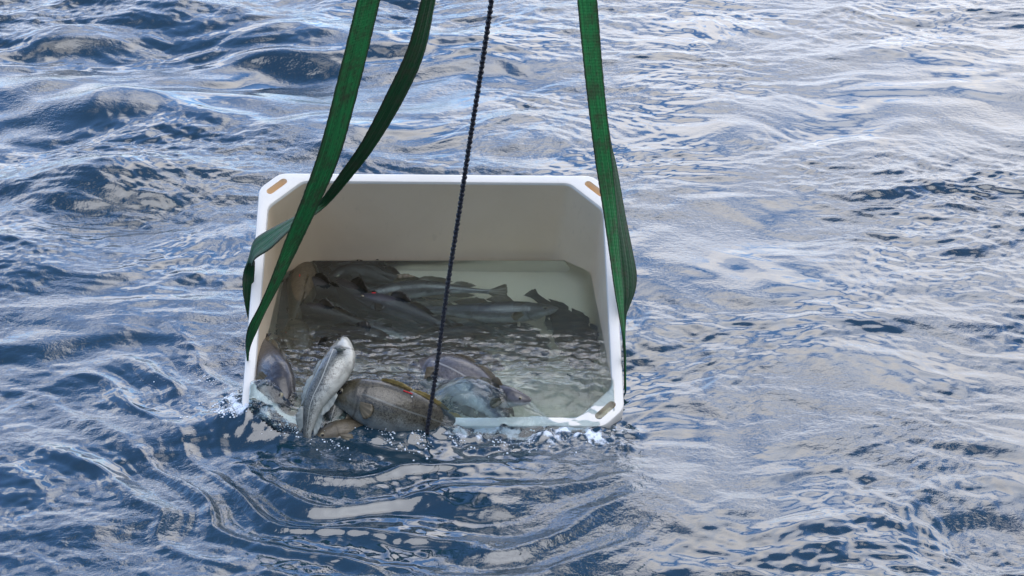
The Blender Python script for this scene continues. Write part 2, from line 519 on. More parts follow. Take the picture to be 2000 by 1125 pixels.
# rim line of the front edge in world space, used for the place where the water pours over
fe0, fe1 = L(-W2, -D2), L(W2, -D2)
fy = fe0.y + (XX - fe0.x) / (fe1.x - fe0.x) * (fe1.y - fe0.y)          # y of the outer front edge
fz = fe0.z + (XX - fe0.x) / (fe1.x - fe0.x) * (fe1.z - fe0.z)
s = YY - fy                                                            # distance inward from it
stir = sstep(5.88, 5.25, YY)
film = .001 + .013 * sstep(.05, -.12, XX) + .022 * sstep(-.45, -.6, XX) + .020 * (.5 + .5 * np.tanh(samp(f_mask, XX * 4 + 1, YY) * .8)) * sstep(.12, -.35, XX) + .030 * bump(XX, YY, (-.12, 5.13), .12, .14)
over = fz + film
prof = over + (LEVEL - over) * sstep(-.02, .17, s) - sstep(.02, -.10, s) * (over + .03)
mp = PZ(925, 770, .1)
prof = np.maximum(prof, .150 * bump(XX, YY, (mp.x, mp.y), .20, .15, -.3) * sstep(-.07, .03, s))
mp2 = PZ(520, 795, .05)
prof = prof + .05 * bump(XX, YY, (mp2.x, mp2.y), .10, .06)
top = prof + stir * (samp(f_rip, XX*1.1, YY * 1.8) * .125 + samp(f_rip2, XX * 1.2, YY * 1.8) * .075) + .0006 * samp(f_rip2, XX, YY) * 8
topc = top.copy()
M = np.array(TMI)
zlo = np.full(XX.shape, -9.0); zhi = topc
g = .010
for i, (nv, d) in enumerate(planes):
    w3 = np.array(nv) @ M[:3, :3]; w0 = np.array(nv) @ M[:3, 3]
    # w3.x*X + w3.y*Y + w3.z*Z + w0 <= d + g
    if i == 3:
        zz3 = (d + g - w0 - w3[0] * XX - w3[1] * YY) / w3[2]           # front wall: water may lie over it
        front = zz3; continue
    zz3 = (d + g - w0 - w3[0] * XX - w3[1] * YY) / w3[2]
    if i in (4, 6): front = np.maximum(front, zz3) if w3[2] < 0 else front; continue
    if w3[2] < 0: zlo = np.maximum(zlo, zz3)
    else: zhi = np.minimum(zhi, zz3)
zlo = np.maximum(zlo, np.minimum(front, -.045))
zlo = np.where(s < .03, np.maximum(zlo, -.045), zlo)
ok = (zhi - zlo > .002) & (s > -.095)
# side limits over the rim: between the two side walls
_, lx, ly, lz = hollow(XX, YY, zhi)
ok &= (np.abs(lx) < W2 - .014)
cornercut = (np.abs(lx) + np.abs(ly)) < (W2 + D2 - CO - .02)
ok &= cornercut | (s > .05)


def slab(name, X, Y, lo, hi, ok, mat, at):
    nx, ny = X.shape
    q = ok[:-1, :-1] & ok[1:, :-1] & ok[1:, 1:] & ok[:-1, 1:]
    use = np.zeros((nx, ny), bool)
    use[:-1, :-1] |= q; use[1:, :-1] |= q; use[1:, 1:] |= q; use[:-1, 1:] |= q
    idx = -np.ones((nx, ny), dtype=np.int64); N = use.sum(); idx[use] = np.arange(N)
    A = np.stack([X[use], Y[use], hi[use]], 1); B = np.stack([X[use], Y[use], lo[use]], 1)
    F = np.stack([idx[:-1, :-1][q], idx[1:, :-1][q], idx[1:, 1:][q], idx[:-1, 1:][q]], 1)
    from collections import Counter
    E = np.concatenate([F[:, [0, 1]], F[:, [1, 2]], F[:, [2, 3]], F[:, [3, 0]]])
    cnt = Counter(map(tuple, np.sort(E, 1).tolist()))
    side = [(b, a, a + N, b + N) for a, b in E.tolist() if cnt[(min(a, b), max(a, b))] == 1]
    faces = np.concatenate([F, (F + N)[:, ::-1], np.array(side)])
    co = np.concatenate([A, B])
    me = bpy.data.meshes.new(name)
    me.vertices.add(len(co)); me.vertices.foreach_set('co', co.astype(np.float32).ravel())
    me.loops.add(faces.size); me.loops.foreach_set('vertex_index', faces.astype(np.int32).ravel())
    me.polygons.add(len(faces)); me.polygons.foreach_set('loop_start', np.arange(0, faces.size, 4, dtype=np.int32))
    me.polygons.foreach_set('use_smooth', np.concatenate([np.ones(len(F), bool), np.zeros(len(F) + len(side), bool)]))
    me.update(calc_edges=True)
    a = me.attributes.new('foam', 'FLOAT', 'POINT'); a.data.foreach_set('value', np.concatenate([at[use], at[use]]).astype(np.float32))
    me.materials.append(mat)
    o = bpy.data.objects.new(name, me); C.objects.link(o)
    return o


tw = slab('tub_water', XX, YY, zlo, zhi, ok, m_tw, .08 + .92 * stir)
tag(tw, 'murky water filling the white tub and spilling over its front rim', kind='structure')
# ------------------------------------------------------------------ fish
def fish_mat(name, back, side, belly, spot=.5, patt=150, line=.8, head=None, wet=.22, coat=.45, bs=.55):
    m, t = material(name)
    uv = t.n('ShaderNodeUVMap').outputs[0]; s = t.n('ShaderNodeSeparateXYZ', {0: uv}).outputs
    tc = t.n('ShaderNodeTexCoord').outputs['Object']
    big = t.noise(tc, 9, 4, .6, .5).outputs[0]
    vv = t.math('ADD', s[1], t.mapr(big, .3, .7, -.09, .09))
    c = t.mix(t.mapr(vv, .18, .52, 0, 1, True), back, side)
    c = t.mix(t.mapr(vv, bs, bs + .17, 0, 1, True), c, belly)
    # brown-green mottling and small vermiculated spots that fade on the belly
    c = t.mix(t.math('MULTIPLY', t.mapr(t.noise(tc, 24, 4, .6, .8).outputs[0], .45, .65), .45), c, tuple(x * .55 for x in back))
    sp = t.noise(tc, patt, 1.5, .5, 1.4).outputs[0]
    spm = t.math('MULTIPLY', t.mapr(sp, .50, .57, 0, 1), t.mapr(vv, .80, .55, 0, spot))
    spm = t.math('MULTIPLY', spm, t.mapr(s[0], .14, .30, .25, 1))
    c = t.mix(spm, c, tuple(x * .28 for x in back))
    # pale lateral line, arched over the breast fin
    arch = t.math('MULTIPLY', t.mapr(s[0], .55, .2, 0, 1, True), -.075)
    dl = t.math('ABSOLUTE', t.math('SUBTRACT', t.math('SUBTRACT', s[1], .455), arch))
    lm = t.math('MULTIPLY', t.mapr(dl, .006, .016, line, 0), t.mapr(s[0], .20, .26))
    c = t.mix(lm, c, tuple(x * .85 for x in belly))
    # gill cover edge
    ge = t.math('ABSOLUTE', t.math('SUBTRACT', s[0], t.math('ADD', .215, t.math('MULTIPLY', t.math('POWER', t.math('ABSOLUTE', t.math('SUBTRACT', s[1], .5)), 2), -.22))))
    c = t.mix(t.math('MULTIPLY', t.mapr(ge, .002, .010, .6, 0), t.mapr(s[1], .22, .30)), c, tuple(x * .3 for x in back))
    b = t.n('ShaderNodeBump', {'Height': t.math('ADD', t.noise(tc, 420, 2).outputs[0], t.math('MULTIPLY', t.noise(tc, 55, 4, .6, .5).outputs[0], 4.0)), 'Strength': .5, 'Distance': .0012}).outputs[0]
    t.n('ShaderNodeOutputMaterial', {0: t.n('ShaderNodeBsdfPrincipled', {'Base Color': c, 'Roughness': t.mapr(big, .3, .7, wet, wet + .15), 'Normal': b,
        'Coat Weight': coat, 'Coat Roughness': .08}).outputs[0]})
    return m


def fin_mat(name, c1, c2):
    m, t = material(name)
    uv = t.n('ShaderNodeUVMap').outputs[0]; s = t.n('ShaderNodeSeparateXYZ', {0: uv}).outputs
    ray_ = t.math('SINE', t.math('MULTIPLY', s[0], 110.0))
    tc = t.n('ShaderNodeTexCoord').outputs['Object']
    c = t.mix(t.mapr(ray_, -.3, .8), c1, c2)
    c = t.mix(t.mapr(t.noise(tc, 30, 3).outputs[0], .4, .7, 0, .6), c, tuple(x * .6 for x in c1))
    p = t.n('ShaderNodeBsdfPrincipled', {'Base Color': c, 'Roughness': .3}).outputs[0]
    tr = t.n('ShaderNodeBsdfTranslucent', {'Color': c}).outputs[0]
    t.n('ShaderNodeOutputMaterial', {0: t.n('ShaderNodeMixShader', {0: .35, 1: p, 2: tr}).outputs[0]})
    return m


def plain(name, col, rough=.3):
    m, t = material(name)
    tc = t.n('ShaderNodeTexCoord').outputs['Object']
    c = t.mix(t.noise(tc, 60, 3).outputs[0], tuple(x * .75 for x in col), col)
    t.n('ShaderNodeOutputMaterial', {0: t.n('ShaderNodeBsdfPrincipled', {'Base Color': c, 'Roughness': rough}).outputs[0]})
    return m


FM = {
    'silver': fish_mat('silver_cod_skin', (.10, .10, .09), (.16, .17, .155), (.43, .44, .40), .85, 190, 1, bs=.47),
    'slate': fish_mat('slate_cod_skin', (.022, .022, .027), (.052, .052, .060), (.20, .20, .20), .6, 150, .15),
    'speckled': fish_mat('speckled_cod_skin', (.052, .046, .030), (.095, .09, .068), (.20, .22, .21), 1.0, 190, .55),
    'grey': fish_mat('grey_cod_skin', (.045, .045, .048), (.105, .105, .11), (.42, .44, .43), .4, 150, .2),
    'brown': fish_mat('brown_cod_skin', (.085, .07, .045), (.11, .09, .06), (.24, .22, .17), .5, 120, .35, wet=.4, coat=.1),
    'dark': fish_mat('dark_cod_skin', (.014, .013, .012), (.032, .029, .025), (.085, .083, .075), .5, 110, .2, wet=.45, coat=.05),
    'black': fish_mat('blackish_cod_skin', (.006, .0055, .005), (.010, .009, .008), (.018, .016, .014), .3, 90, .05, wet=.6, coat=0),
    'blue': fish_mat('bluish_cod_skin', (.022, .023, .032), (.042, .045, .058), (.14, .15, .16), .35, 150, .4, wet=.4, coat=.05),
    'mauve': fish_mat('mauve_grey_cod_skin', (.05, .047, .05), (.105, .10, .108), (.56, .57, .55), .5, 140, .35),
}
FN = {'tan': fin_mat('tan_fin', (.13, .11, .07), (.21, .18, .12)), 'yellow': fin_mat('yellowish_fin', (.36, .28, .10), (.48, .39, .18)),
      'dark': fin_mat('dark_fin', (.025, .022, .017), (.05, .045, .03)), 'pale': fin_mat('pale_fin', (.36, .40, .38), (.50, .53, .50))}
m_eye = plain('eye_ring', (.30, .27, .18), .15); m_pupil = plain('pupil', (.006, .006, .007), .05)
m_red = plain('red_tag', (.55, .02, .03), .35)

PU = [0, .015, .04, .08, .13, .2, .3, .4, .5, .6, .7, .8, .88, .95, 1]
PH = [.010, .026, .040, .058, .075, .098, .110, .107, .096, .080, .060, .041, .029, .025, .028]
PB = [.014, .030, .044, .058, .068, .079, .083, .078, .067, .053, .040, .027, .017, .010, .006]


def catmull(P, t):
    n = len(P) - 1; x = min(max(t, 0), 1) * n; i = min(int(x), n - 1); u = x - i
    p1, p2 = P[i], P[i + 1]; p0 = P[i - 1] if i > 0 else p1 * 2 - p2; p3 = P[i + 2] if i + 2 <= n else p2 * 2 - p1
    return .5 * ((2 * p1) + (p2 - p0) * u + (2 * p0 - 5 * p1 + 4 * p2 - p3) * u * u + (3 * p1 - p0 - 3 * p2 + p3) * u ** 3)


def cod(label, pts, up, mat='grey', fin='tan', fat=1.0, size=None, tail=True, dorsal=(1, 1, 1), pect=1, eyes=True, up2=None, tag_u=None, mouth=.0, seed=0, anal=True, bent=0.0, wide=1.0, pectlen=1.0, tlen=1.0):
    """a cod along a spine given from the snout to the root of the tail"""
    r = random.Random(seed + len(label))
    P = [Vector(p) for p in pts]
    K = 200; dense = [catmull(P, i / K) for i in range(K + 1)]
    cum = [0]
    for i in range(K): cum.append(cum[-1] + (dense[i + 1] - dense[i]).length)
    Ln = cum[-1]; S = size or Ln

    def at(u):
        u = min(max(u, 0), 1); d = u * Ln
        lo = int(np.searchsorted(cum, d)); lo = min(max(lo, 1), K)
        k = (d - cum[lo - 1]) / max(cum[lo] - cum[lo - 1], 1e-9)
        return dense[lo - 1].lerp(dense[lo], k)
    U0 = Vector(up).normalized(); U1 = Vector(up2 or up).normalized()

    def frame(u):
        t_ = (at(u + .02) - at(u - .02)).normalized()
        w_ = U0.lerp(U1, u); w_ = (w_ - t_ * w_.dot(t_)).normalized()
        return at(u), t_, w_, t_.cross(w_).normalized()
    root = empty('cod_fish', at(.4)); tag(root, label, 'fish', 'cod crowded in the white tub')
    NR, NM = 64, 28
    verts = []; uvs = []
    us = [(.5 - .5 * math.cos(math.pi * i / (NR - 1))) * .5 + .5 * i / (NR - 1) for i in range(NR)]
    f_h = lambda u: float(np.interp(u, PU, PH)) * S * fat
    f_b = lambda u: float(np.interp(u, PU, PB)) * S * fat * wide
    for u in us:
        c, t_, w_, s_ = frame(u); a = f_h(u); b = f_b(u)
        for j in range(NM):
            th = 2 * math.pi * j / NM; cs, sn = math.cos(th), math.sin(th)
            V = (th if th <= math.pi else 2 * math.pi - th) / math.pi
            rr = 1.0
            # gill cover edge and mouth line
            gu = .215 - .22 * (V - .5) ** 2
            if .2 < V < .9: rr -= .05 * math.exp(-((u - gu - .008) / .008) ** 2); rr += .03 * math.exp(-((u - gu + .012) / .012) ** 2)
            if u < .10: rr -= (.16 + mouth) * math.exp(-((V - .60 - .8 * u) / .05) ** 2) * (1 - u / .10)
            up_ = cs * a * (1.0 if cs > 0 else .98 + .12 * math.exp(-((u - .36) / .16) ** 2))
            sd_ = sn * b * (1 - .10 * max(cs, 0))
            off = -.10 * a * math.exp(-(u / .08) ** 2)          # snout sits low
            verts.append(c + w_ * (up_ * rr + off) + s_ * (sd_ * rr)); uvs.append((u, V))
    faces = [(i * NM + j, i * NM + (j + 1) % NM, (i + 1) * NM + (j + 1) % NM, (i + 1) * NM + j) for i in range(NR - 1) for j in range(NM)]
    faces = [q[::-1] for q in faces]
    faces.append(tuple(range(NM))); faces.append(tuple(range((NR - 1) * NM, NR * NM))[::-1])
    mesh('body', verts, faces, FM[mat], root, uvs)

    def fin_mesh(name, base, tips, mt, thick=.0014, k=5):
        """fan of skin between a line of base points and a line of tips, with fin-ray ripples"""
        n = len(base); vs = []; uv = []; fs = []
        for i in range(n):
            d0 = (tips[i] - base[i]); tn = (tips[min(i + 1, n - 1)] - tips[max(i - 1, 0)])
            nn = d0.cross(tn); nn = nn.normalized() if nn.length > 1e-9 else Vector((0, 0, 1))
            for j in range(k + 1):
                q = j / k
                p = base[i].lerp(tips[i], q) + nn * (.0022 * math.sin(i * 1.9 + seed) * q + .004 * math.sin(q * 2.4 + i * .2))
                for sg in (1, -1):
                    vs.append(p + nn * (thick * sg * (1.25 - q))); uv.append((i / (n - 1), q))
        id_ = lambda i, j, s: (i * (k + 1) + j) * 2 + s
        for i in range(n - 1):
            for j in range(k):
                fs.append((id_(i, j, 0), id_(i + 1, j, 0), id_(i + 1, j + 1, 0), id_(i, j + 1, 0)))
                fs.append((id_(i, j, 1), id_(i, j + 1, 1), id_(i + 1, j + 1, 1), id_(i + 1, j, 1)))
            fs.append((id_(i, k, 0), id_(i + 1, k, 0), id_(i + 1, k, 1), id_(i, k, 1)))
        for j in range(k):
            fs.append((id_(0, j, 0), id_(0, j + 1, 0), id_(0, j + 1, 1), id_(0, j, 1)))
            fs.append((id_(n - 1, j, 1), id_(n - 1, j + 1, 1), id_(n - 1, j + 1, 0), id_(n - 1, j, 0)))
        return mesh(name, vs, fs, mt, root, uv)
    # dorsal fins (three) and anal fins (two)
    spans = [(.29, .43, .075, 1), (.46, .66, .060, 1), (.70, .84, .052, 1)]
    for q, (a, b, h, _) in enumerate(spans):
        if not dorsal[q]: continue
        base, tips = [], []; n = 15
        for i in range(n):
            x = i / (n - 1); c, t_, w_, s_ = frame(a + (b - a) * x)
            hh = h * S * dorsal[q] * (math.sin(math.pi * (.12 + .80 * x ** .75)) ** .7) * (1.0 + .10 * r.uniform(-1, 1))
            p = c + w_ * (f_h(a + (b - a) * x) * .93); base.append(p); tips.append(p + w_ * hh + t_ * (.022 * S + .030 * S * x) + s_ * (.012 * S * math.sin(q + seed)))
        fin_mesh('dorsal_fin', base, tips, FN[fin])
    if anal:
        for q, (a, b, h) in enumerate([(.50, .66, .05), (.70, .83, .045)]):
            base, tips = [], []; n = 13
            for i in range(n):
                x = i / (n - 1); c, t_, w_, s_ = frame(a + (b - a) * x)
                hh = h * S * (math.sin(math.pi * (.12 + .8 * x)) ** .7) * (1 + .08 * r.uniform(-1, 1))
                p = c - w_ * (f_h(a + (b - a) * x) * .93); base.append(p); tips.append(p - w_ * hh + t_ * (.05 * S * x + .015 * S))
            fin_mesh('anal_fin', base, tips, FN[fin if fin != 'yellow' else 'tan'])
    if tail:
        c, t_, w_, s_ = frame(1.0); base, tips = [], []; n = 19
        for i in range(n):
            x = -1 + 2 * i / (n - 1)
            p = c + w_ * (x * f_h(1) * .95) - t_ * .01 * S; base.append(p)
            l_ = .150 * S * tlen * (1 - .10 * (1 - x * x)) * (1 - .12 * abs(x) ** 4)
            a = x * .62 * (.4 + .6 * tlen)
            tips.append(p + (t_ * math.cos(a) + w_ * math.sin(a)) * l_ + s_ * (bent * .06 * S) * (1 + .3 * x) + t_ * r.uniform(-.003, .003))
        fin_mesh('tail_fin', base, tips, FN[fin], k=7)
    for sg in (1, -1):
        if pect:
            c, t_, w_, s_ = frame(.235); base, tips = [], []; n = 11
            for i in range(n):
                x = -1 + 2 * i / (n - 1)
                p = c - w_ * (f_h(.235) * (.12 - .16 * x)) + s_ * sg * f_b(.235) * .96; base.append(p)
                a = x * .42 - .35
                l_ = .115 * S * pectlen * (1 - .25 * x * x)
                tips.append(p + (t_ * math.cos(a) + w_ * math.sin(a)) * l_ * .85 + s_ * sg * l_ * (.55 if pect == 1 else pect))
            fin_mesh('pectoral_fin', base, tips, FN[fin if fin != 'yellow' else 'tan'])
        if eyes:
            c, t_, w_, s_ = frame(.095); er = .0175 * S * fat
            ctr = c + w_ * (f_h(.095) * .30) + s_ * sg * (f_b(.095) * .80)
            for nm, rad, off, mt, par in (('eye', er, 0, m_eye, None), ('pupil', er * .62, er * .52, m_pupil, 1)):
                vs, fs = [], []; A, B = 14, 8
                cc_ = ctr + s_ * sg * off
                for i in range(B + 1):
                    for j in range(A):
                        ph, th = math.pi * i / B, 2 * math.pi * j / A
                        vs.append(cc_ + (t_ * math.cos(th) * math.sin(ph) + w_ * math.sin(th) * math.sin(ph) + s_ * math.cos(ph) * .75) * rad)
                for i in range(B):
                    for j in range(A):
                        fs.append((i * A + j, i * A + (j + 1) % A, (i + 1) * A + (j + 1) % A, (i + 1) * A + j))
                o = mesh(nm, vs, fs, mt, root)
                if nm == 'eye': eo = o
                else: o.parent = eo
    if tag_u:
        u, V, sg, ln = tag_u
        vs, fs = [], []
        n = 9
        for i in range(n):
            uu = u + ln * (i / (n - 1) - .5); c, t_, w_, s_ = frame(uu); th = V * math.pi
            p = c + w_ * (math.cos(th) * f_h(uu)) + s_ * sg * (math.sin(th) * f_b(uu)); nn = (p - c).normalized(); q = t_.cross(nn)
            for dx, dz in ((-.0017, .0), (0, .0025), (.0017, .0), (0, -.003)): vs.append(p + q * dx + nn * dz)
        for i in range(n - 1):
            for j in range(4): fs.append((i * 4 + j, i * 4 + (j + 1) % 4, i * 4 + 4 + (j + 1) % 4, i * 4 + 4 + j))
        fs += [(3, 2, 1, 0), tuple(range(4 * n - 4, 4 * n))]
        mesh('red_tag', vs, fs, m_red, root)
    return root


# above the water, crowding over the front rim
cod('pale silver cod with a white side line, rearing head up over the sunken rim',
    [PZ(672, 660, .235), PZ(663, 700, .220), PZ(640, 742, .185), PZ(614, 785, .130), PZ(602, 835, .055), PZ(598, 875, -.01)],
    (-.85, .75, 0), 'silver', 'pale', fat=1.12, up2=(-1, .1, .3), mouth=.25, seed=1, dorsal=(.5, .7, 1), pect=.9, pectlen=.8, wide=.9)
cod('speckled brown cod with a yellow back fin and a red mark, along the front rim',
    [PZ(640, 765, .120), PZ(690, 775, .115), PZ(750, 792, .10), PZ(815, 810, .07), PZ(880, 832, .015), PZ(935, 850, -.06)],
    (.05, .45, 1), 'speckled', 'yellow', fat=1.27, up2=(.35, .3, 1), seed=2, tag_u=(.45, .14, 1, .05), dorsal=(.45, .42, .4), pect=.3, pectlen=.9)
cod('mauve grey cod sliding over the rim beneath a sheet of water, beside the rope',
    [PZ(800, 722, .040), PZ(860, 735, .060), PZ(915, 752, .065), PZ(955, 785, .05), PZ(985, 825, .01), PZ(1000, 855, -.04)],
    (.55, .5, .75), 'mauve', 'tan', fat=1.5, up2=(.9, .2, .4), seed=3, dorsal=(.4, .5, .5))
cod('dark slate cod squeezed head down between the left rim and the pale silver cod',
    [PZ(562, 808, .055), PZ(556, 780, .085), PZ(541, 745, .105), PZ(524, 712, .110), PZ(512, 680, .10), PZ(507, 655, .075)],
    (.75, -.1, .7), 'slate', 'tan', fat=1.2, seed=4, dorsal=(.3, .4, .4), pect=.3, pectlen=.8)
cod('dark brown cod with a red mark, behind the slate cod at the left rim',
    [PZ(545, 790, .02), PZ(548, 755, .055), PZ(538, 718, .08), PZ(524, 690, .10), PZ(516, 668, .10)],
    (.9, 0, .4), 'dark', 'dark', fat=1.25, seed=5, tag_u=(.62, .28, -1, .13), dorsal=(.4, .5, .5))
cod('small grey brown cod with its snout past the spilling cod, above the white rim',
    [PZ(1038, 782, .100), PZ(1010, 778, .100), PZ(975, 772, .085), PZ(935, 765, .055), PZ(890, 760, .02)],
    (-.05, .3, 1), 'mauve', 'tan', fat=1.0, seed=6, pect=.9)
cod('pale bellied cod with its tan snout in the foam, below the speckled cod',
    [PZ(610, 858, .012), PZ(650, 848, .022), PZ(700, 846, .012), PZ(760, 850, -.01), PZ(820, 852, -.05)],
    (-.2, .4, 1), 'brown', 'tan', fat=1.15, seed=7, eyes=True, pect=.5)
cod('pale grey cod half hidden between the silver cod and the speckled cod',
    [PZ(672, 735, .10), PZ(662, 765, .10), PZ(652, 800, .075), PZ(644, 835, .03), PZ(642, 865, -.03)],
    (-.8, .1, .5), 'silver', 'pale', fat=1.35, seed=8, eyes=False, dorsal=(.3, .3, .3), pect=0)
# under the water
cod('long grey cod swimming above the rest with its tail spread over the bare floor',
    [PW(696, 577, .05), PW(760, 570, .05), PW(830, 563, .055), PW(900, 566, .05), PW(958, 570, .05)],
    (.1, .75, .75), 'grey', 'tan', fat=1.0, seed=9)
cod('grey cod under the long grey cod, its snout touching the blackish curled cod',
    [PW(1090, 602, .07), PW(1030, 608, .07), PW(950, 609, .07), PW(880, 606, .08), PW(800, 600, .09)],
    (-.1, .75, .75), 'grey', 'tan', fat=1.02, seed=10)
cod('brown cod seen from above, pointing at the back left corner of the tub',
    [PW(598, 506, .015), PW(595, 535, .03), PW(588, 580, .04), PW(576, 625, .05), PW(570, 665, .06)],
    (.2, -.1, 1), 'brown', 'tan', fat=1.0, seed=11, tag_u=(.33, .12, 1, .02), wide=1.25, dorsal=(.3, .3, .3))
cod('dark cod with jagged fins lying along the back wall',
    [PW(600, 508, .06), PW(660, 512, .06), PW(715, 524, .05), PW(765, 540, .05), PW(800, 550, .05)],
    (.3, .8, .6), 'dark', 'dark', fat=1.3, seed=12)
cod('dark brown cod tucked under the back wall cod, its tail hidden',
    [PW(640, 545, .05), PW(690, 532, .06), PW(745, 545, .07), PW(800, 560, .08)],
    (.1, .6, .8), 'dark', 'dark', fat=1.5, seed=13)
cod('bluish cod with a red nape mark, under the snout of the long grey cod',
    [PW(690, 575, .02), PW(735, 588, .03), PW(790, 606, .05), PW(850, 630, .07), PW(900, 650, .09)],
    (.2, .6, .8), 'blue', 'dark', fat=1.0, seed=14, tag_u=(.16, .1, 1, .03), up2=(.3, .5, .8))
cod('dark grey cod crossing under the brown cod towards the middle of the tub',
    [PW(612, 545, .05), PW(655, 562, .06), PW(705, 590, .07), PW(760, 615, .08), PW(820, 640, .10)],
    (.2, .4, .9), 'dark', 'dark', fat=1.35, seed=15)
cod('greenish brown cod with an orange flush behind the tail of the brown cod',
    [PW(574, 622, .045), PW(580, 650, .045), PW(590, 690, .06), PW(605, 735, .10)],
    (.8, .1, .6), 'brown', 'tan', fat=1.3, seed=16, tag_u=(.28, .62, 1, .05))
cod('blackish cod curled near the right wall, its thin tail turned up',
    [PW(1125, 722, .16), PW(1138, 690, .13), PW(1120, 650, .11), PW(1092, 612, .10), PW(1066, 594, .09), PW(1042, 576, .08)],
    (.9, .3, .4), 'black', 'dark', fat=1.28, seed=17, dorsal=(.8, .8, .6), tlen=.45)
cod('blackish cod nose down in the middle of the bare floor',
    [PW(1052, 722, .2), PW(1045, 690, .18), PW(1020, 655, .15), PW(990, 640, .14), PW(950, 632, .15)],
    (.8, .4, .5), 'black', 'dark', fat=1.35, seed=18)
cod('black backed cod on the floor under the two grey cods',
    [PW(990, 668, .20), PW(930, 650, .17), PW(870, 640, .16), PW(800, 632, .16)],
    (.1, .5, .9), 'black', 'dark', fat=1.45, seed=19)
cod('cod showing its pale belly under the middle of the long grey cod',
    [PW(930, 625, .15), PW(890, 612, .12), PW(850, 600, .11), PW(815, 592, .12)],
    (.3, -.7, -.6), 'brown', 'tan', fat=1.35, seed=20)
cod('cod turned on its side with a pale belly patch near the middle of the tub',
    [PW(690, 628, .10), PW(730, 640, .09), PW(790, 655, .10), PW(850, 668, .13)],
    (.2, -.6, .3), 'grey', 'pale', fat=1.35, seed=21)
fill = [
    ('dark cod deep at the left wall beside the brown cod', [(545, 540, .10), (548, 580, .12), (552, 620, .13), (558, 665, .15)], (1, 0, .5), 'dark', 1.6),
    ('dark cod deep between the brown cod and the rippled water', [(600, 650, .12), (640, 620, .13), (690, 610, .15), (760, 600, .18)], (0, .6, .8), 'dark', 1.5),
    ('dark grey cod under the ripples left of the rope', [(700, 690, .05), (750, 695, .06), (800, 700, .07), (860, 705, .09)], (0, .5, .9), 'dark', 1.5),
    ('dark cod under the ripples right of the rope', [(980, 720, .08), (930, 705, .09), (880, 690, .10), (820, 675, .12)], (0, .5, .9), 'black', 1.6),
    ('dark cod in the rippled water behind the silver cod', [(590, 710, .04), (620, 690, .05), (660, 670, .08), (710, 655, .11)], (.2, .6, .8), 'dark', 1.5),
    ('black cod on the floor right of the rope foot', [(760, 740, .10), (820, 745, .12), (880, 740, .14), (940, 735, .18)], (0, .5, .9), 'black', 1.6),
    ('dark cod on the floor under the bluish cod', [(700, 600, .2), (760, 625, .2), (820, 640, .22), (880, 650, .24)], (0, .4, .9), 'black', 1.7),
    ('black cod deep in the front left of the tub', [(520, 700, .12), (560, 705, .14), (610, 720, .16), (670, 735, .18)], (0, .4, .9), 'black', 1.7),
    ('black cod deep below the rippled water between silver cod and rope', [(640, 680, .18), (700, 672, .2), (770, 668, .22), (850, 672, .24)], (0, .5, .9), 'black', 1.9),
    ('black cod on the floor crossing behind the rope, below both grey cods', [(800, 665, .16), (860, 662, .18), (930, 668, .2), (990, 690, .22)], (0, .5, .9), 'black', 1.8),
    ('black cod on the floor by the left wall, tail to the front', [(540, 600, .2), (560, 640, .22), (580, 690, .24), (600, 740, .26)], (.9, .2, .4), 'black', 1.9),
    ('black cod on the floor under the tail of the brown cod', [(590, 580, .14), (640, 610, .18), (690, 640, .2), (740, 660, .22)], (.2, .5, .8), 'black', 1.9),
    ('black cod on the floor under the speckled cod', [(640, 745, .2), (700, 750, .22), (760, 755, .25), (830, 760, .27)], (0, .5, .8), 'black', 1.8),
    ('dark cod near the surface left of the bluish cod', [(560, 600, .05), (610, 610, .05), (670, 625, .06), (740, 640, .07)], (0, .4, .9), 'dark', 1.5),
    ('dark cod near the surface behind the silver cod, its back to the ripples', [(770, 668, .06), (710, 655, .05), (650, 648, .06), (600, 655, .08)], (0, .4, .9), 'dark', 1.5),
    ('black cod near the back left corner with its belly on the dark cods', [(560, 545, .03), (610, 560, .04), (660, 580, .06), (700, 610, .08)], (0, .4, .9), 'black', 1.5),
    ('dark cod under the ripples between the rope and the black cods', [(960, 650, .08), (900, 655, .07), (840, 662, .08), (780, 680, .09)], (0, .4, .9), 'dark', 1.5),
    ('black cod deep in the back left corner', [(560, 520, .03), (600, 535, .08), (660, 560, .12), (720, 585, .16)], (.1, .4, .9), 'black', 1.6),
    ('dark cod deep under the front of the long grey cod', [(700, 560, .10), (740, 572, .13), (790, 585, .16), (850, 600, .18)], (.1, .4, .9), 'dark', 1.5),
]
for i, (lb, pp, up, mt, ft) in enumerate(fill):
    cod(lb, [PW(*p) for p in pp], up, mt, 'dark', fat=ft, seed=30 + i)
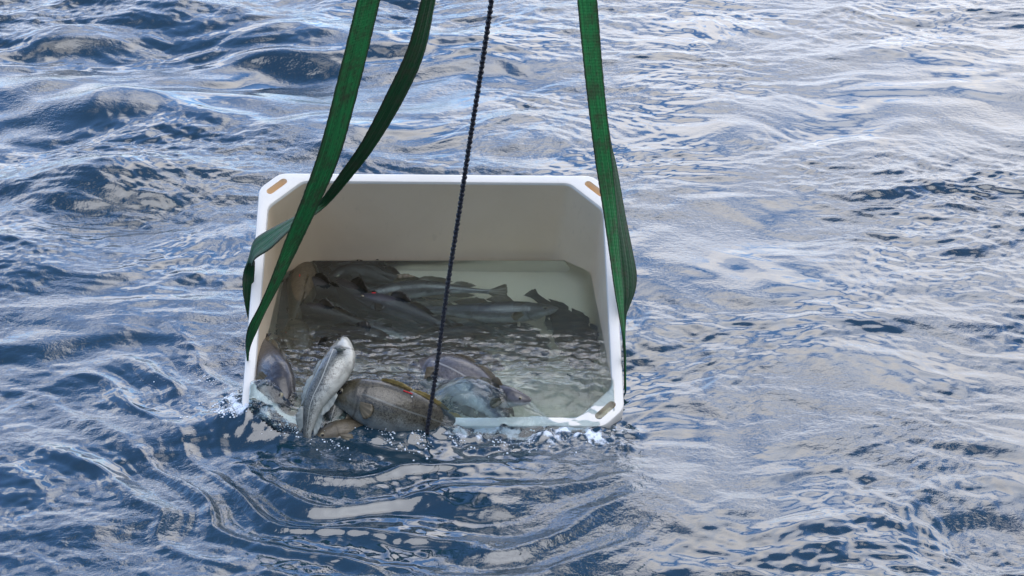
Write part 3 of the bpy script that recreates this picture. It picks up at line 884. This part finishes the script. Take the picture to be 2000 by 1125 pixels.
# ------------------------------------------------------------------ lifting straps
def webbing(name, base, dark, seedv):
    m, t = material(name)
    uv = t.n('ShaderNodeUVMap').outputs[0]; s = t.n('ShaderNodeSeparateXYZ', {0: uv}).outputs
    tc = t.n('ShaderNodeTexCoord').outputs['Object']
    st_ = t.n('ShaderNodeCombineXYZ', {0: t.math('MULTIPLY', s[0], 14.0), 1: t.math('MULTIPLY', s[1], 2.2), 2: seedv}).outputs[0]
    n_ = t.noise(st_, 1.6, 5, .65, .3).outputs[0]
    c = t.mix(t.mapr(n_, .32, .68), dark, base)
    c = t.mix(t.mapr(t.noise(tc, 22, 5, .65).outputs[0], .46, .72, 0, .85), c, (.045, .050, .030))
    # dark selvedges and two lines of stitching
    e = t.math('ABSOLUTE', t.math('SUBTRACT', s[0], .5))
    c = t.mix(t.mapr(e, .38, .47, 0, .85), c, (.018, .022, .014))
    dash = t.mapr(t.math('SINE', t.math('MULTIPLY', s[1], 330.0)), -.6, .2)
    l1 = t.mapr(t.math('ABSOLUTE', t.math('SUBTRACT', e, .16)), .008, .022, .75, 0)
    c = t.mix(t.math('MULTIPLY', l1, dash), c, (.008, .018, .010))
    weave = t.math('MULTIPLY', t.math('SINE', t.math('MULTIPLY', s[1], 1400.0)), .35)
    hgt = t.math('ADD', weave, t.math('MULTIPLY', t.math('SINE', t.math('MULTIPLY', s[0], 44.0)), .3))
    b = t.n('ShaderNodeBump', {'Height': t.math('ADD', hgt, t.noise(tc, 260, 3).outputs[0]), 'Strength': .8, 'Distance': .0012}).outputs[0]
    t.n('ShaderNodeOutputMaterial', {0: t.n('ShaderNodeBsdfPrincipled', {'Base Color': c, 'Roughness': t.mapr(n_, .3, .7, .72, .50), 'Normal': b,
        'Specular IOR Level': .25}).outputs[0]})
    return m


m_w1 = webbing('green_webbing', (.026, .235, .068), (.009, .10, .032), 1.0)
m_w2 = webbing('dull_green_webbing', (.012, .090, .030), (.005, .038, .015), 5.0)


def strap(label, rows, mat, thick=.0035, cup=.004):
    """ribbon through rows of (left edge point, right edge point)"""
    A = [r_[0] for r_ in rows]; B = [r_[1] for r_ in rows]
    N, Mx = 26 * len(rows), 14; vs = []; uv = []; fs = []; run = 0; prev = None
    rr = random.Random(len(label)); ph = rr.random() * 6
    for i in range(N + 1):
        t_ = i / N; a, b = catmull(A, t_), catmull(B, t_); m = (a + b) / 2
        if prev is not None: run += (m - prev).length
        prev = m
        tg = ((catmull(A, min(t_ + .01, 1)) + catmull(B, min(t_ + .01, 1))) - (catmull(A, max(t_ - .01, 0)) + catmull(B, max(t_ - .01, 0)))).normalized()
        nn = (b - a).cross(tg).normalized()
        fray = .0008
        for j in range(Mx + 1):
            q = j / Mx
            e = (1 if j == 0 else 0, 1 if j == Mx else 0)
            p = a.lerp(b, q) + nn * (cup * math.sin(q * math.pi) * math.sin(run * 3.1 + ph) + .0012 * math.sin(q * 19 + ph))
            p += (b - a).normalized() * (fray * math.sin(run * 1900 + 3 * math.sin(run * 310)) * (e[1] - e[0]))
            th = thick * (.45 if (j in (0, Mx)) else 1) / 2
            for sg in (1, -1): vs.append(p + nn * th * sg); uv.append((q, run))
    id_ = lambda i, j, s: (i * (Mx + 1) + j) * 2 + s
    for i in range(N):
        for j in range(Mx):
            fs.append((id_(i, j, 0), id_(i + 1, j, 0), id_(i + 1, j + 1, 0), id_(i, j + 1, 0)))
            fs.append((id_(i, j, 1), id_(i, j + 1, 1), id_(i + 1, j + 1, 1), id_(i + 1, j, 1)))
        for j, o in ((0, 0), (Mx, 1)):
            q = (id_(i, j, 0), id_(i, j, 1), id_(i + 1, j, 1), id_(i + 1, j, 0)); fs.append(q if o == 0 else q[::-1])
    for i in (0, N):
        for j in range(Mx): fs.append((id_(i, j, 0), id_(i, j + 1, 0), id_(i, j + 1, 1), id_(i, j, 1)))
    o = mesh('lifting_strap', vs, fs, mat, None, uv, origin=rows[-1][0])
    return tag(o, label, 'strap', 'green webbing straps that hold the tub')


def R_(x1, y1, d1, x2, y2, d2): return (PY(x1, y1, d1), PY(x2, y2, d2))


strap('straight green webbing strap running in front of the slack one to the left rim',
      [R_(862, -700, 5.44, 902, -695, 5.50), R_(785, -330, 5.37, 828, -325, 5.43), R_(712, -60, 5.31, 756, -50, 5.37), R_(697, 0, 5.30, 741, 5, 5.36), R_(665, 130, 5.28, 708, 142, 5.33), R_(626, 282, 5.26, 665, 300, 5.31),
       R_(590, 385, 5.25, 622, 400, 5.30), R_(556, 470, 5.24, 581, 486, 5.30), R_(527, 548, 5.22, 546, 556, 5.29), R_(505, 598, 5.21, 518, 609, 5.28),
       R_(485, 637, 5.21, 502, 645, 5.27), R_(480, 662, 5.26, 491, 672, 5.28), R_(481, 695, 5.33, 486, 700, 5.34), R_(484, 740, 5.40, 487, 742, 5.42)], m_w1)
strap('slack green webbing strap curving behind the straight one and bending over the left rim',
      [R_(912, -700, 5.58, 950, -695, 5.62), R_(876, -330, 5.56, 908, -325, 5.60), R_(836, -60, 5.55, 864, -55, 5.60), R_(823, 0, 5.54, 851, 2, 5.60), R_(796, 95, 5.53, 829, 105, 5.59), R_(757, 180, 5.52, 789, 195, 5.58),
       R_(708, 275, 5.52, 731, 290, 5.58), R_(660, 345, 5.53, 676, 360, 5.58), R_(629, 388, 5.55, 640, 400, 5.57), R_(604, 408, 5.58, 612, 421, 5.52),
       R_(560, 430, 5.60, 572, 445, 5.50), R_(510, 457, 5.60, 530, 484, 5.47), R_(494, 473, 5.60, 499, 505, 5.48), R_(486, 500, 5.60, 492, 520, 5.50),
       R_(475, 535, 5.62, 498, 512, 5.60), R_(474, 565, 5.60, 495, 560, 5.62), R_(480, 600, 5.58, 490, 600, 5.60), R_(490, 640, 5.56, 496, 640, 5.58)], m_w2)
strap('broad green webbing strap with two seams running down across the right rim',
      [R_(1060, -700, 5.48, 1100, -700, 5.50), R_(1096, -330, 5.44, 1137, -330, 5.46), R_(1121, -60, 5.40, 1161, -62, 5.42), R_(1127, 0, 5.39, 1166, 0, 5.42), R_(1142, 150, 5.36, 1178, 150, 5.40), R_(1160, 300, 5.34, 1194, 300, 5.38),
       R_(1177, 410, 5.32, 1205, 410, 5.38), R_(1190, 500, 5.30, 1211, 500, 5.36), R_(1200, 570, 5.28, 1217, 570, 5.35), R_(1209, 620, 5.27, 1218, 620, 5.33),
       R_(1215, 655, 5.28, 1219, 658, 5.32), R_(1219, 700, 5.36, 1221, 702, 5.40), R_(1220, 760, 5.42, 1222, 762, 5.44)], m_w1)
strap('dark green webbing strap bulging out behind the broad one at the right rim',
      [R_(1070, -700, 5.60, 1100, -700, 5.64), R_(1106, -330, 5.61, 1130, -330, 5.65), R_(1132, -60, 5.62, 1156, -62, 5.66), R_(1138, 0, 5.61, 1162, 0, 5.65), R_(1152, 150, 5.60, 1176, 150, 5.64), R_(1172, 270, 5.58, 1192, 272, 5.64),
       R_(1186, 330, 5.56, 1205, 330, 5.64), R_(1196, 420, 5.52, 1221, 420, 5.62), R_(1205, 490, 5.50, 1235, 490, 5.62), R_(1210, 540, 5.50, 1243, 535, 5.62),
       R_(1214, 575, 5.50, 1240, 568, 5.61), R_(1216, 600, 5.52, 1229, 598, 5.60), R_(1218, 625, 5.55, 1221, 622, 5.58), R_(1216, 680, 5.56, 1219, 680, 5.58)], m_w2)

# ------------------------------------------------------------------ rope
m_rope, t = material('dark_rope')
tc = t.n('ShaderNodeTexCoord').outputs['Object']
n_ = t.noise(tc, 420, 3, .6, 1.0).outputs[0]
c = t.mix(t.mapr(n_, .50, .66), (.008, .009, .016), (.036, .038, .058))
b = t.n('ShaderNodeBump', {'Height': n_, 'Strength': .8, 'Distance': .0012}).outputs[0]
t.n('ShaderNodeOutputMaterial', {0: t.n('ShaderNodeBsdfPrincipled', {'Base Color': c, 'Roughness': .38, 'Normal': b}).outputs[0]})
rp = [PY(1040, -700, 4.20), PY(1003, -350, 4.40), PY(970, -80, 4.54), PY(960, 0, 4.58), PY(941, 130, 4.66), PY(917, 280, 4.76), PY(896, 420, 4.86), PY(877, 540, 4.94), PY(862, 650, 5.00), PY(849, 745, 5.05), PY(838, 815, 5.08), PY(834, 850, 5.10), PY(838, 900, 5.16)]
NS = 4200; run = 0; vs = []; fs = []; MS = 7
pp = [catmull(rp, i / NS) for i in range(NS + 1)]
for sN in range(4):
    run = 0; b0 = len(vs)
    for i, p in enumerate(pp):
        if i: run += (p - pp[i - 1]).length
        tg = (pp[min(i + 1, NS)] - pp[max(i - 1, 0)]).normalized()
        a = tg.cross(Vector((0, 1, 0))).normalized(); bb = tg.cross(a)
        # four strands, two each way round, weaving over and under
        dr = 1 if sN % 2 == 0 else -1
        an = dr * run * 2 * math.pi / .034 + (sN // 2) * math.pi
        rad = .0036 + .0011 * math.cos(2 * run * 2 * math.pi / .023 * .5 + sN * math.pi)
        ctr = p + (a * math.cos(an) + bb * math.sin(an)) * rad
        for j in range(MS):
            q = 2 * math.pi * j / MS; vs.append(ctr + (a * math.cos(q) + bb * math.sin(q)) * .0032)
    for i in range(NS):
        for j in range(MS):
            fs.append((b0 + i * MS + j, b0 + i * MS + (j + 1) % MS, b0 + (i + 1) * MS + (j + 1) % MS, b0 + (i + 1) * MS + j))
ro_ = mesh('rope', vs, fs, m_rope, None, origin=pp[-1])
tag(ro_, 'thin dark navy braided rope hanging down the middle into the front of the tub', 'rope')

# ------------------------------------------------------------------ foam and spray along the rim
m_foam, t = material('bubble_film')
tc = t.n('ShaderNodeTexCoord').outputs['Object']
t.n('ShaderNodeOutputMaterial', {0: t.n('ShaderNodeBsdfPrincipled', {'Base Color': (.80, .88, .97, 1), 'Roughness': .08, 'IOR': 1.33,
    'Transmission Weight': .15}).outputs[0]})
bm = bmesh.new(); bmesh.ops.create_icosphere(bm, subdivisions=2, radius=1)
iv = np.array([v.co[:] for v in bm.verts]); itf = np.array([[v.index for v in q.verts] for q in bm.faces]); bm.free()
spots = [((505, 812), .075, .035, 2600), ((455, 790), .03, .05, 90), ((560, 830), .05, .03, 500), ((690, 856), .10, .03, 600), ((800, 866), .12, .04, 300), ((920, 866), .12, .035, 300),
         ((1030, 850), .08, .03, 500), ((1130, 864), .10, .04, 60), ((380, 742), .05, .02, 70), ((1010, 838), .02, .015, 80)]
r = np.random.RandomState(21); vs = []; fs = []; k = 0
clump = field(77, .03, .2, 0); clump = clump / clump.std()
for (px, py), sx, sy, cnt in spots:
    p = PZ(px, py, .01)
    for _ in range(cnt):
        x = p.x + r.randn() * sx; y = p.y + r.randn() * sy
        if (x + .25) ** 2 < .56 ** 2 and y > 5.14: continue
        if samp(clump, np.array([x]), np.array([y]))[0] < r.rand() * .9: continue
        z = float(sea_height(np.array([x]), np.array([y]))[0])
        rad = .0010 + .0030 * r.rand() ** 2.5
        if r.rand() < .10: z += r.exponential(.022); rad *= .6
        c_ = np.array([x, y, z + rad * .2]); vs.append(iv * rad * np.array([1, 1, .8]) + c_); fs.append(itf + k * len(iv)); k += 1
fo = mesh('foam_bubbles', np.concatenate(vs).tolist(), np.concatenate(fs).tolist(), m_foam)
tag(fo, 'white foam bubbles and spray where the sea laps the sunken front rim', 'foam', kind='stuff')
